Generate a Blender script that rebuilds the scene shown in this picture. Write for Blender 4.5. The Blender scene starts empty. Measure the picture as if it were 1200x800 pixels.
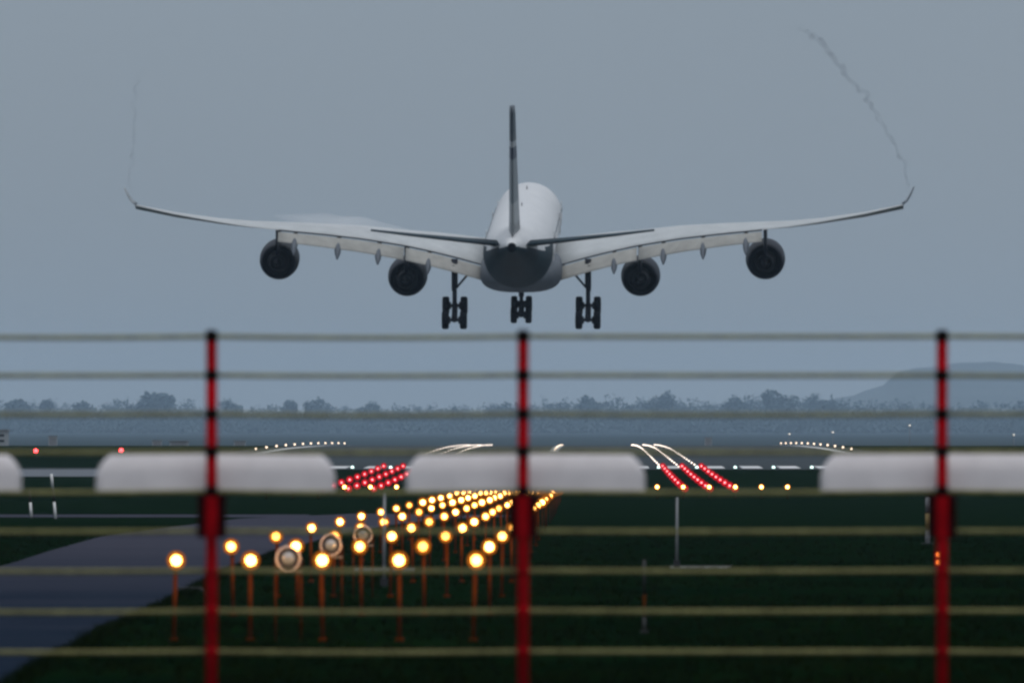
import bpy, math, random
from math import radians as R, sin, cos, pi, sqrt, tan, exp
from mathutils import Vector, Matrix, noise

scene = bpy.context.scene
col = scene.collection
random.seed(7)

# ------------------------------------------------------------------ camera
FPX = 15900.0            # focal length in pixels of the 1200 px wide frame (a 477 mm lens)
CAMZ = 2.38              # eye height over the grass at the near lights
HORIZ = 543.0            # eye level line in the frame
cam_d = bpy.data.cameras.new('camera')
cam = bpy.data.objects.new('camera', cam_d)
col.objects.link(cam)
scene.camera = cam
cam_d.sensor_width = 36.0
cam_d.lens = FPX / 1200.0 * 36.0
cam_d.clip_start = 1.0
cam_d.clip_end = 40000.0
cam_d.dof.use_dof = True
cam_d.dof.focus_distance = 1090.0
cam_d.dof.aperture_fstop = 6.4
cam.location = (0, 0, CAMZ)
cam.rotation_euler = (R(90) + math.atan((HORIZ - 400) / FPX), 0, 0)

# ------------------------------------------------------------------ sky, sun, exposure
SUN_EL, SUN_ROT = 66.0, 150.0
w = bpy.data.worlds.new('World')
scene.world = w
w.use_nodes = True
nt = w.node_tree
nt.nodes.clear()
wo = nt.nodes.new('ShaderNodeOutputWorld')
add = nt.nodes.new('ShaderNodeAddShader')
bg1 = nt.nodes.new('ShaderNodeBackground')
bg2 = nt.nodes.new('ShaderNodeBackground')
sky = nt.nodes.new('ShaderNodeTexSky')
sky.sky_type = 'NISHITA'
sky.sun_disc = False
sky.sun_elevation = R(SUN_EL)
sky.sun_rotation = R(SUN_ROT)
sky.air_density = 1.0
sky.dust_density = 2.0
bg1.inputs['Strength'].default_value = 0.006
nt.links.new(sky.outputs[0], bg1.inputs['Color'])
tc = nt.nodes.new('ShaderNodeTexCoord')
sep = nt.nodes.new('ShaderNodeSeparateXYZ')
nt.links.new(tc.outputs['Generated'], sep.inputs[0])
mr = nt.nodes.new('ShaderNodeMapRange')
mr.inputs['From Min'].default_value = -0.2
mr.inputs['From Max'].default_value = 1.0
nt.links.new(sep.outputs['Z'], mr.inputs['Value'])
ramp = nt.nodes.new('ShaderNodeValToRGB')
nt.links.new(mr.outputs[0], ramp.inputs[0])
cr = ramp.color_ramp
cr.elements[0].position = 0.0
cr.elements[0].color = (0.05, 0.06, 0.06, 1)
cr.elements[1].position = 1.0
cr.elements[1].color = (0.80, 0.84, 0.90, 1)
for p, c in ((0.150, (0.225, 0.242, 0.256)), (0.168, (0.236, 0.266, 0.292)), (0.205, (0.25, 0.298, 0.350)),
             (0.40, (0.42, 0.47, 0.54))):
    e = cr.elements.new(p)
    e.color = (*c, 1)
# soft cloud mottling of the overcast
wn = nt.nodes.new('ShaderNodeTexNoise')
wn.inputs['Scale'].default_value = 9.0
wn.inputs['Detail'].default_value = 4.0
nt.links.new(tc.outputs['Generated'], wn.inputs['Vector'])
wm = nt.nodes.new('ShaderNodeMapRange')
wm.inputs['To Min'].default_value = 0.9
wm.inputs['To Max'].default_value = 1.1
nt.links.new(wn.outputs[0], wm.inputs['Value'])
nt.links.new(ramp.outputs[0], bg2.inputs['Color'])
nt.links.new(wm.outputs[0], bg2.inputs['Strength'])
nt.links.new(bg1.outputs[0], add.inputs[0])
nt.links.new(bg2.outputs[0], add.inputs[1])
nt.links.new(add.outputs[0], wo.inputs['Surface'])

sun_d = bpy.data.lights.new('sun', 'SUN')
sun_d.energy = 0.8
sun_d.angle = R(35)
sun_d.color = (1.0, 0.96, 0.92)
sun = bpy.data.objects.new('sun', sun_d)
col.objects.link(sun)
sun.location = (0, -50, 120)
# sun_rotation is measured from +Y towards +X
sdir = Vector((sin(R(SUN_ROT)) * cos(R(SUN_EL)), cos(R(SUN_ROT)) * cos(R(SUN_EL)), sin(R(SUN_EL))))
sun.rotation_euler = (-sdir).to_track_quat('-Z', 'Y').to_euler()

vs = scene.view_settings
vs.view_transform = 'Standard'
vs.look = 'None'
vs.exposure = 0.0
vs.gamma = 1.0
vs.use_curve_mapping = False
scene.render.engine = 'CYCLES'
cy = scene.cycles
cy.use_denoising = True
cy.denoiser = 'OPENIMAGEDENOISE'
cy.max_bounces = 4
cy.diffuse_bounces = 2
cy.glossy_bounces = 2
cy.transparent_max_bounces = 12
cy.volume_bounces = 1
cy.sample_clamp_indirect = 2.0
cy.filter_width = 2.7

# ------------------------------------------------------------------ helpers
def P(px, py, d):
    """the point of the place that lies d metres ahead on the sight line of a pixel"""
    return Vector(((px - 600.0) * d / FPX, d, CAMZ + (HORIZ - py) * d / FPX))

GP = [(-400, 0), (600, 0), (781, .28), (950, 1.1), (1081, 1.95), (1126, 2.18), (1300, 3.1), (1484, 4.0), (1669, 4.55),
      (1850, 4.85), (2100, 5.0), (3000, 5.2), (15500, 38.0), (25500, 38.0)]
def _g(d):
    for (a, za), (b, zb) in zip(GP, GP[1:]):
        if d <= b:
            return za + (zb - za) * (d - a) / (b - a)
    return GP[-1][1]
def G(d):
    """ground height; the field climbs gently towards the runway and flattens at its crest"""
    return (_g(d - 60) + _g(d - 30) + _g(d) + _g(d + 30) + _g(d + 60)) / 5.0

def RW(lat, d):
    """runway frame: metres right of the centreline, metres ahead"""
    return (lat - 3.52 + 0.0056 * d, d)

def mat(name, color, rough=0.6, metal=0.0, var=0.0, scale=5.0, bump=0.0, spec=0.5, color2=None, detail=4.0):
    m = bpy.data.materials.new(name)
    m.use_nodes = True
    n = m.node_tree
    b = n.nodes['Principled BSDF']
    b.inputs['Base Color'].default_value = (*color, 1)
    b.inputs['Roughness'].default_value = rough
    b.inputs['Metallic'].default_value = metal
    b.inputs['Specular IOR Level'].default_value = spec
    if var or bump or color2:
        t = n.nodes.new('ShaderNodeTexCoord')
        nz = n.nodes.new('ShaderNodeTexNoise')
        nz.inputs['Scale'].default_value = scale
        nz.inputs['Detail'].default_value = detail
        nz.inputs['Roughness'].default_value = 0.6
        n.links.new(t.outputs['Object'], nz.inputs['Vector'])
        r = n.nodes.new('ShaderNodeValToRGB')
        c2 = color2 or tuple(min(1, c * (1 + var)) for c in color)
        c1 = color if color2 else tuple(c * (1 - var) for c in color)
        r.color_ramp.elements[0].position = 0.32
        r.color_ramp.elements[0].color = (*c1, 1)
        r.color_ramp.elements[1].position = 0.68
        r.color_ramp.elements[1].color = (*c2, 1)
        n.links.new(nz.outputs[0], r.inputs[0])
        n.links.new(r.outputs[0], b.inputs['Base Color'])
        if bump:
            bp = n.nodes.new('ShaderNodeBump')
            bp.inputs['Strength'].default_value = bump
            n.links.new(nz.outputs[0], bp.inputs['Height'])
            n.links.new(bp.outputs[0], b.inputs['Normal'])
    return m

def emit(name, color, strength, sampled=True):
    m = bpy.data.materials.new(name)
    m.use_nodes = True
    n = m.node_tree
    b = n.nodes['Principled BSDF']
    b.inputs['Base Color'].default_value = (0.0, 0.0, 0.0, 1)
    b.inputs['Specular IOR Level'].default_value = 0.0
    b.inputs['Roughness'].default_value = 1.0
    b.inputs['Emission Color'].default_value = (*color, 1)
    b.inputs['Emission Strength'].default_value = strength
    m.cycles.emission_sampling = 'AUTO' if sampled else 'NONE'
    return m

class MB:
    """collects faces; build() links them as one mesh object"""
    def __init__(s):
        s.v, s.f, s.m, s.sm = [], [], [], []
    def face(s, idx, m=0, smooth=False):
        s.f.append(idx); s.m.append(m); s.sm.append(smooth)
    def box(s, c, size, m=0, rot=None):
        x, y, z = (q / 2 for q in size)
        b = len(s.v)
        for dx, dy, dz in ((-x, -y, -z), (x, -y, -z), (x, y, -z), (-x, y, -z), (-x, -y, z), (x, -y, z), (x, y, z), (-x, y, z)):
            p = Vector((dx, dy, dz))
            if rot is not None: p = rot @ p
            s.v.append(tuple(p + Vector(c)))
        for q in ((0, 3, 2, 1), (4, 5, 6, 7), (0, 1, 5, 4), (1, 2, 6, 5), (2, 3, 7, 6), (3, 0, 4, 7)):
            s.face([b + i for i in q], m)
        return s
    def loft(s, rings, m=0, smooth=True, cap=True, closed=True, mfun=None):
        b = len(s.v)
        n = len(rings[0])
        for r in rings:
            s.v.extend(tuple(p) for p in r)
        for i in range(len(rings) - 1):
            for j in range(n if closed else n - 1):
                k = (j + 1) % n
                q = [b + i * n + j, b + i * n + k, b + (i + 1) * n + k, b + (i + 1) * n + j]
                mm = m
                if mfun:
                    cc = sum((Vector(s.v[t]) for t in q), Vector()) / 4
                    mm = mfun(cc)
                s.face(q, mm, smooth)
        if cap:
            for e, rev in ((0, True), (len(rings) - 1, False)):
                q = [b + e * n + j for j in range(n)]
                mm = m
                if mfun:
                    mm = mfun(sum((Vector(s.v[t]) for t in q), Vector()) / n)
                s.face(q[::-1] if rev else q, mm, False)
        return s
    def tube(s, pts, r, n=10, m=0, cap=True, smooth=True):
        pts = [Vector(p) for p in pts]
        rs = r if isinstance(r, (list, tuple)) else [r] * len(pts)
        rings = []
        for i, p in enumerate(pts):
            t = (pts[min(i + 1, len(pts) - 1)] - pts[max(i - 1, 0)]).normalized()
            u = t.cross(Vector((0, 0, 1)))
            if u.length < 1e-3: u = t.cross(Vector((0, 1, 0)))
            u.normalize()
            v = t.cross(u)
            rings.append([p + (u * cos(a) + v * sin(a)) * rs[i] for a in (2 * pi * j / n for j in range(n))])
        return s.loft(rings, m, smooth, cap)
    def lathe(s, prof, axis='y', c=(0, 0, 0), n=24, m=0, cap=True, mfun=None):
        """prof: (position along the axis, radius)"""
        c = Vector(c)
        rings = []
        for t, r in prof:
            ring = []
            for j in range(n):
                a = 2 * pi * j / n
                if axis == 'y': q = Vector((r * cos(a), t, r * sin(a)))
                elif axis == 'x': q = Vector((t, r * cos(a), r * sin(a)))
                else: q = Vector((r * cos(a), r * sin(a), t))
                ring.append(c + q)
            rings.append(ring)
        return s.loft(rings, m, True, cap, mfun=mfun)
    def build(s, name, mats, parent=None, loc=None):
        me = bpy.data.meshes.new(name)
        me.from_pydata(s.v, [], s.f)
        if not isinstance(mats, (list, tuple)): mats = [mats]
        for q in mats: me.materials.append(q)
        me.polygons.foreach_set('material_index', s.m)
        me.polygons.foreach_set('use_smooth', s.sm)
        me.update()
        o = bpy.data.objects.new(name, me)
        col.objects.link(o)
        if parent is not None: o.parent = parent
        if loc is not None: o.location = loc
        return o

def tag(o, label=None, cat=None, group=None, kind=None):
    if label: o['label'] = label
    if cat: o['category'] = cat
    if group: o['group'] = group
    if kind: o['kind'] = kind
    return o
def empty(name, loc, rot=(0, 0, 0)):
    o = bpy.data.objects.new(name, None)
    o.empty_display_size = 0.3
    col.objects.link(o)
    o.location = loc
    o.rotation_euler = rot
    return o
def copy_tree(o, parent=None):
    c = o.copy()
    col.objects.link(c)
    c.parent = parent
    for ch in list(o.children):
        copy_tree(ch, c)
    return c
ORD = ['zeroth', 'first', 'second', 'third', 'fourth', 'fifth', 'sixth', 'seventh', 'eighth', 'ninth', 'tenth', 'eleventh',
       'twelfth', 'thirteenth', 'fourteenth', 'fifteenth', 'sixteenth', 'seventeenth', 'eighteenth', 'nineteenth', 'twentieth']
def ordw(n):
    if n <= 20: return ORD[n]
    if n < 30: return 'twenty-' + ORD[n - 20]
    if n == 30: return 'thirtieth'
    if n < 40: return 'thirty-' + ORD[n - 30]
    if n == 40: return 'fortieth'
    return 'forty-' + ORD[n - 40]

# ------------------------------------------------------------------ materials
M = {}
M['soil'] = mat('dark grass soil', (0.0006, 0.0055, 0.0022), 1.0, scale=0.16, color2=(0.0034, 0.0130, 0.0034), bump=0.3, spec=0.0, detail=8)
M['blade'] = mat('dark grass blades', (0.0008, 0.0055, 0.0016), 1.0, scale=0.4, color2=(0.0085, 0.0150, 0.0026), spec=0.0)
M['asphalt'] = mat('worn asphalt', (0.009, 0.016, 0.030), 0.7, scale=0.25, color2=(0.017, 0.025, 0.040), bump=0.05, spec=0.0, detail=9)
def far_sheen(m):  # grazing reflection put into the road colour: paler with distance
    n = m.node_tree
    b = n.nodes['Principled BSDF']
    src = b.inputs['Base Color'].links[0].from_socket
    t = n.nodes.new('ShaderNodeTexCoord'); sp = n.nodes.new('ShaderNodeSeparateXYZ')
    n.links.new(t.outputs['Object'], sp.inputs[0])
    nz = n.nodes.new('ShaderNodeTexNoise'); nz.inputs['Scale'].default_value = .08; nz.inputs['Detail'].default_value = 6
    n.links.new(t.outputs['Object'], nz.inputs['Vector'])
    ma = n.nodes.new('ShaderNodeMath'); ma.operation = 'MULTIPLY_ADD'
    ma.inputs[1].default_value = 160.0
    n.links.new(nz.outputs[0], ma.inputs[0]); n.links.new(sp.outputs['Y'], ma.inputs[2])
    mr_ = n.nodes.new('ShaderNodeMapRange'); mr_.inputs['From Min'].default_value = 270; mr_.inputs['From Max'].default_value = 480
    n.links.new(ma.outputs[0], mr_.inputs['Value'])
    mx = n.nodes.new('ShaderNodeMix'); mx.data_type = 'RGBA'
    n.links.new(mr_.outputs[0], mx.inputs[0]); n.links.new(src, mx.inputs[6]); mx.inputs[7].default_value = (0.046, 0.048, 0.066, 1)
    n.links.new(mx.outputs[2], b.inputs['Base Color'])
far_sheen(M['asphalt'])
M['runway'] = mat('runway concrete', (0.026, 0.036, 0.042), 0.85, var=0.2, scale=0.05, spec=0.1, detail=8)
M['taxi'] = mat('pale taxiway concrete', (0.115, 0.13, 0.15), 0.85, var=0.1, scale=0.1, spec=0.1)
M['paint'] = mat('white road paint', (0.75, 0.75, 0.75), 0.6, var=0.06, scale=0.8)
M['white'] = mat('aircraft white paint', (0.60, 0.61, 0.62), 0.42, scale=0.9, color2=(0.50, 0.515, 0.53), detail=6)
M['wingtop'] = mat('pale grey wing skin', (0.36, 0.385, 0.395), 0.5, scale=0.7, color2=(0.44, 0.465, 0.475), detail=6)
M['wingedge'] = mat('dark flap gap', (0.02, 0.025, 0.03), 0.6)
M['tipgrey'] = mat('left winglet grey', (0.24, 0.27, 0.29), 0.5, var=0.05)
M['flap'] = mat('warm grey flap skin', (0.24, 0.24, 0.222), 0.55, scale=1.0, color2=(0.32, 0.32, 0.30), detail=6)
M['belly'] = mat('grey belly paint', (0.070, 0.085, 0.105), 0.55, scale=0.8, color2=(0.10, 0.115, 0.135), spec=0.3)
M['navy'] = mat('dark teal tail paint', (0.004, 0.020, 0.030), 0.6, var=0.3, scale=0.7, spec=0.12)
M['nacelle'] = mat('midnight blue nacelle paint', (0.002, 0.003, 0.011), 0.45, var=0.1, scale=1.0, spec=0.06)
M['hot'] = mat('heat stained exhaust metal', (0.006, 0.006, 0.009), 0.6, 0.2, var=0.2, scale=2.0, spec=0.2)
M['duct'] = mat('black duct lining', (0.002, 0.002, 0.005), 0.9, spec=0.1)
M['tyre'] = mat('black tyre rubber', (0.003, 0.003, 0.006), 0.9, spec=0.1)
M['gear'] = mat('dark gear metal', (0.006, 0.007, 0.014), 0.6, 0.0, spec=0.2)
M['glass'] = mat('dark window glass', (0.02, 0.025, 0.03), 0.1)
M['red'] = mat('red fence post paint', (0.34, 0.002, 0.006), 0.8, scale=5.0, color2=(0.17, 0.0012, 0.003), spec=0.03, detail=6)
M['clamp'] = mat('black insulator clamp', (0.006, 0.003, 0.003), 0.9, spec=0.05)
M['wire'] = mat('olive fence cable', (0.26, 0.25, 0.11), 0.9, scale=9.0, color2=(0.16, 0.15, 0.065), spec=0.1)
M['board'] = mat('white plastic board', (0.74, 0.70, 0.715), 0.6, scale=3.5, color2=(0.64, 0.605, 0.62), spec=0.3, detail=6)
M['orange'] = mat('orange lamp pole paint', (0.070, 0.019, 0.003), 0.8, var=0.3, scale=5.0, spec=0.03)
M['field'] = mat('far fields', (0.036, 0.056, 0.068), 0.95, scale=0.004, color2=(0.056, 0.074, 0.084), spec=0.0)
M['darkred'] = mat('dark red bracket', (0.020, 0.002, 0.003), 0.8, var=0.3, scale=9.0, spec=0.03)
M['housing'] = mat('amber lamp housing', (0.10, 0.03, 0.006), 0.7, var=0.2, scale=9.0, spec=0.1)
M['dkmetal'] = mat('dark steel', (0.03, 0.03, 0.035), 0.5, 0.5)
M['galv'] = mat('galvanised steel', (0.20, 0.21, 0.225), 0.5, 0.2, var=0.15, scale=6.0)
M['chrome'] = mat('white reflector bowl', (0.80, 0.80, 0.84), 0.35, 0.0)
M['lens'] = mat('blue grey flash lens', (0.22, 0.30, 0.38), 0.12, spec=0.8)
M['pwhite'] = mat('white pole paint', (0.70, 0.70, 0.70), 0.6, var=0.08, scale=6.0)
M['pdark'] = mat('black pole paint', (0.012, 0.013, 0.013), 0.6)
M['yellow'] = mat('dull yellow pole paint', (0.26, 0.18, 0.06), 0.6, var=0.15, scale=6.0)
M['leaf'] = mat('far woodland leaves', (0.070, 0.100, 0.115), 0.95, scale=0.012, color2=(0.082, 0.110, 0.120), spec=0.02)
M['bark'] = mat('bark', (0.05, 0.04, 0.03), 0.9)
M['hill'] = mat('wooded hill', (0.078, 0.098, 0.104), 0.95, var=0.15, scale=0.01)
M['wall'] = mat('pale building wall', (0.30, 0.32, 0.34), 0.8, var=0.05, scale=0.5, spec=0.1)
M['e_amber'] = emit('amber lamp light', (1.0, 0.44, 0.085), 13.0)
M['e_amber_far'] = emit('far amber lamp light', (1.0, 0.44, 0.10), 18.0, False)
M['e_halo'] = emit('orange lamp halo ring', (1.0, 0.28, 0.016), 0.42, False)  # halo around the amber lamps, put in as a faintly emissive ring
M['e_redhalo'] = emit('red lamp halo ring', (1.0, 0.0, 0.016), 0.62, False)  # red glow around the lamps, put in the same way
M['e_red'] = emit('red lamp light', (1.0, 0.22, 0.24), 5.0, False)
M['e_red_hot'] = emit('obstruction lamp light', (1.0, 0.05, 0.06), 14.0, False)
M['e_white'] = emit('white runway lamp light', (1.0, 0.78, 0.58), 3.2, False)
M['e_tdz'] = emit('white touchdown lamp light', (1.0, 0.84, 0.72), 5.5, False)
M['e_green'] = emit('pale green threshold lamp light', (0.72, 1.0, 0.95), 3.0, False)
M['e_signal'] = emit('orange signal lamp light', (1.0, 0.22, 0.04), 3.0, False)

# ------------------------------------------------------------------ ground
ys = list(range(-300, 600, 100)) + list(range(600, 2200, 15)) + [2300, 2600, 3000, 4000, 6000, 9000, 12000, 15000, 15700, 18000, 24500]
def strip(name, m, d0, d1, xl, xr, dz, nx=1):
    """a sheet that follows the ground between distances d0 and d1"""
    yy = [d0] + [y for y in ys if d0 < y < d1] + [d1]
    b = MB()
    for i, y in enumerate(yy):
        a, c = xl(y), xr(y)
        for k in range(nx + 1):
            b.v.append((a + (c - a) * k / nx, y, G(y) + dz))
    for i in range(len(yy) - 1):
        for k in range(nx):
            p = i * (nx + 1) + k
            b.face([p, p + 1, p + nx + 2, p + nx + 1])
    return b.build(name, m)
tag(strip('ground', M['soil'], -300, 24500, lambda y: -1900, lambda y: 1900, 0.0, 8), kind='structure')
rwx = lambda lat: (lambda y: RW(lat, y)[0])
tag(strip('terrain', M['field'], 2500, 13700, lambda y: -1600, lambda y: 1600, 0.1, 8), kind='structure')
tag(strip('runway', M['runway'], 1076, 3200, rwx(-33), rwx(33), 0.02, 2), kind='structure')
tag(strip('taxiway', M['taxi'], 998, 1080, lambda y: -170, lambda y: -23.5 + (y - 998) * .02, 0.02, 4), kind='structure')
tag(strip('path', M['runway'], 1086, 1098, lambda y: -170, rwx(-33.2), 0.02, 4), kind='structure')

# the service road that swings in from the lower left and runs on to the lamps
def gx(px, py):
    d = CAMZ * FPX / (py - HORIZ)
    return ((px - 600) * d / FPX, d)
right_edge = [gx(-60, 835), gx(13, 800), gx(45, 777), gx(90, 757), gx(117, 740), gx(150, 725), gx(187, 710), gx(222, 692), gx(262, 670),
              gx(330, 645), gx(390, 628), gx(450, 616), gx(520, 608), gx(640, 605)]
left_edge = [gx(-340, 835), gx(-330, 790), gx(-300, 750), gx(-240, 722), gx(-160, 700), gx(-80, 683), gx(-30, 671), gx(10, 661), gx(60, 645),
             gx(117, 629), gx(190, 618.5), gx(233, 613.5), gx(280, 608), gx(420, 603)]
b = MB()
def resample(pl, n):
    L = [0]
    for p, q in zip(pl, pl[1:]): L.append(L[-1] + math.dist(p, q))
    out = []
    for i in range(n):
        t = L[-1] * i / (n - 1)
        k = max(j for j in range(len(L)) if L[j] <= t + 1e-9)
        k = min(k, len(pl) - 2)
        f = (t - L[k]) / (L[k + 1] - L[k])
        out.append(tuple(pl[k][c] + f * (pl[k + 1][c] - pl[k][c]) for c in (0, 1)))
    return out
le, re_ = left_edge, right_edge
for (ax, ay), (bx_, by_) in zip(le, re_):
    for k in range(5):
        x, y = ax + (bx_ - ax) * k / 4, ay + (by_ - ay) * k / 4
        b.v.append((x, y, G(y) + 0.012))
for i in range(len(le) - 1):
    for k in range(4):
        p = i * 5 + k
        b.face([p, p + 1, p + 6, p + 5])
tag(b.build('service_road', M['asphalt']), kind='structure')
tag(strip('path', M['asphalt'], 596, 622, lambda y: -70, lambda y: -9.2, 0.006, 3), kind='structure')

# threshold stripes and edge lines, thin sheets lying on the runway
b = MB()
def mark(lat0, lat1, d0, d1, n=1):
    for i in range(n):
        a, c = d0 + (d1 - d0) * i / n, d0 + (d1 - d0) * (i + 1) / n
        k = len(b.v)
        for l, d in ((lat0, a), (lat1, a), (lat1, c), (lat0, c)):
            x, y = RW(l, d)
            b.v.append((x, y, G(y) + 0.035))
        b.face([k, k + 1, k + 2, k + 3])
for i in range(-9, 9):
    mark(i * 3.05 + .7, i * 3.05 + 2.35, 1090, 1120, 4)
for s in (-1, 1):
    mark(s * 29.5 - .45, s * 29.5 + .45, 1126, 2100, 40)
for d in range(1160, 2100, 60):
    mark(-.45, .45, d, d + 30, 3)
tag(b.build('runway_markings', M['paint']), kind='structure')

# rough grass in front of the lamps (uncountable: one object)
road_poly = le + re_[::-1]
def in_road(x, y):
    ins = False
    n = len(road_poly)
    for i in range(n):
        (x1, y1), (x2, y2) = road_poly[i], road_poly[(i + 1) % n]
        if (y1 > y) != (y2 > y) and x < (x2 - x1) * (y - y1) / (y2 - y1) + x1:
            ins = not ins
    return ins
b = MB()
rg = random.Random(3)
cnt = 0
while cnt < 17000:
    d = 132 + 330 * rg.random() ** 1.7
    x = (rg.random() * 2 - 1) * (d * 0.0405 + 1.5)
    if in_road(x, d): continue
    if noise.noise(Vector((x * .35, d * .05, 0))) < -0.25 and rg.random() < .75: continue
    cnt += 1
    hh = rg.uniform(.05, .13) * (1.0 + 0.7 * max(0, noise.noise(Vector((x * .8, d * .12, 4)))))
    for q in range(6):
        a = rg.random() * 2 * pi
        wd = rg.uniform(.006, .012)
        ox, oy = rg.gauss(0, .05), rg.gauss(0, .05)
        lx, ly = rg.gauss(0, .05), rg.gauss(0, .05)
        k = len(b.v)
        h2 = hh * rg.uniform(.6, 1.2)
        bx, by = x + ox, d + oy
        b.v += [(bx - wd * cos(a), by - wd * sin(a), -.01), (bx + wd * cos(a), by + wd * sin(a), -.01), (bx + lx, by + ly, h2)]
        b.face([k, k + 1, k + 2])
for (ax, ay), (cx_, cy_) in zip(right_edge[:9], right_edge[1:10]):
    for q in range(int(math.dist((ax, ay), (cx_, cy_)) * 14)):
        f = rg.random()
        x, y = ax + (cx_ - ax) * f + rg.gauss(.05, .07), ay + (cy_ - ay) * f + rg.gauss(0, .35)
        for u in range(5):
            k = len(b.v)
            a = rg.random() * 6.28
            bx, by, wd = x + rg.gauss(0, .05), y + rg.gauss(0, .05), rg.uniform(.006, .012)
            b.v += [(bx - wd * cos(a), by - wd * sin(a), -.01), (bx + wd * cos(a), by + wd * sin(a), -.01), (bx + rg.gauss(0, .05), by + rg.gauss(0, .05), rg.uniform(.03, .11))]
            b.face([k, k + 1, k + 2])
tag(b.build('grass', M['blade']), kind='stuff')

# ------------------------------------------------------------------ far hills and woodland
def ridge(name, d, pts, m, depth, amp, seed):
    b = MB()
    n = 240
    x0, x1 = pts[0][0], pts[-1][0]
    rows = []
    for j in range(9):
        t = j / 8
        row = []
        for i in range(n + 1):
            px = x0 + (x1 - x0) * i / n
            for (a, ya), (c, yc) in zip(pts, pts[1:]):
                if a <= px <= c:
                    f = (px - a) / (c - a)
                    f = f * f * (3 - 2 * f)
                    py = ya + (yc - ya) * f
                    break
            dd = d - depth + 2 * depth * t
            top = (HORIZ - py) * d / FPX + CAMZ
            h = G(d) + (top - G(d)) * sin(pi * t) ** .7 if 0 < t < 1 else G(d) - 1
            h += amp * noise.fractal(Vector((px * .02, t * 3, seed)), 1.0, 2.0, 5) * sin(pi * t)
            row.append(((px - 600) * d / FPX, dd, max(h, 37.0)))
        rows.append(row)
    b.loft(rows, 0, True, False, closed=False)
    return b.build(name, m)
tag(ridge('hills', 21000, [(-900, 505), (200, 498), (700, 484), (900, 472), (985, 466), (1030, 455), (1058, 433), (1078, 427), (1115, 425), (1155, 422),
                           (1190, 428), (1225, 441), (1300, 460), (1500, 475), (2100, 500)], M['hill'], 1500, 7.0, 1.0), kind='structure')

def crown(b, c, rx, rz, n, rr, m=0, sz=(.07, .15)):
    """leaf clumps spread through a lobed volume: gaps and an uneven outline"""
    lobes = [(max(-.55, min(.55, rr.gauss(0, .34))), max(-.55, min(.55, rr.gauss(0, .34))), max(-.5, min(.5, rr.gauss(-.05, .32))), rr.uniform(.34, .54)) for _ in range(10)]
    lobes.append((0, 0, -.1, .6))
    for i in range(n):
        lx, ly, lz, lr = rr.choice(lobes)
        v = Vector((rr.gauss(0, 1), rr.gauss(0, 1), rr.gauss(0, 1))).normalized() * (lr * rr.random() ** .5)
        p = Vector((c[0] + (lx + v.x) * rx, c[1] + (ly + v.y) * rx, c[2] + (lz + v.z) * rz))
        s = rr.uniform(*sz) * rx
        q = Matrix.Rotation(rr.random() * 6.28, 3, 'X') @ Matrix.Rotation(rr.random() * 6.28, 3, 'Z')
        k = len(b.v)
        for ux, uy in ((-1, -.6), (.2, -1), (1, .1), (.1, 1), (-.8, .5)):
            b.v.append(tuple(p + q @ Vector((ux * s, uy * s, rr.gauss(0, .2) * s))))
        b.face([k, k + 1, k + 2, k + 3, k + 4], m)

WOOD = [(-700, 470), (0, 463), (60, 466), (110, 469), (150, 464), (230, 467), (300, 470), (420, 470), (480, 471), (560, 468), (640, 463), (740, 460),
        (840, 462), (900, 458), (960, 461), (1040, 462), (1100, 466), (1200, 467), (1900, 468)]
def wood_top(px):
    for (a, ya), (c, yc) in zip(WOOD, WOOD[1:]):
        if a <= px <= c: return ya + (yc - ya) * (px - a) / (c - a)
    return 470
b = MB()
rr = random.Random(11)
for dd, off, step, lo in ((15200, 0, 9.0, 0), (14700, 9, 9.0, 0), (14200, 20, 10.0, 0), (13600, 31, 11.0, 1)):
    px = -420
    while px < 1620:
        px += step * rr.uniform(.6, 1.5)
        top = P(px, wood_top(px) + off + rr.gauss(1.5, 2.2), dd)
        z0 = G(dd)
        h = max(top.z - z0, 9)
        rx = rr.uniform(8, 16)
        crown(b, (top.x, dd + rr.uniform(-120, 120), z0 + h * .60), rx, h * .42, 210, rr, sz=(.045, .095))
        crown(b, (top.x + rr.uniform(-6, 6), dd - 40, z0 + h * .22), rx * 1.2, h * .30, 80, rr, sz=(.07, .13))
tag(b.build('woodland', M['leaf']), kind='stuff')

# single trees that stand out of the far woodland
def make_tree(name, h, rx, seed):
    r2 = random.Random(seed)
    t = empty(name, (0, 0, 0))
    tb = MB()
    tb.tube([(0, 0, -1), (.2, 0, h * .3), (0, .1, h * .7)], [h * .03, h * .022, h * .01], 8)
    for q in range(5):
        a = r2.random() * 6.28
        tb.tube([(0, 0, h * (.35 + .07 * q)), (rx * .6 * cos(a), rx * .6 * sin(a), h * (.55 + .07 * q))], [h * .012, h * .004], 6)
    tb.build('trunk', M['bark'], t)
    cb = MB()
    crown(cb, (0, 0, h * .60), rx, h * .40, 1300, r2, sz=(.04, .09))
    cb.build('crown', M['leaf'], t)
    return t
tree_spots = [(14, 460, 7.5), (58, 464, 4.5), (98, 466, 5.0), (176, 456, 9.5), (188, 459, 6.0), (270, 466, 5.0), (340, 467, 4.5), (372, 464, 6.0),
              (432, 467, 5.0), (688, 458, 7.0), (772, 457, 6.5), (858, 459, 6.0), (915, 456, 7.5), (965, 459, 6.0)]
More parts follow.
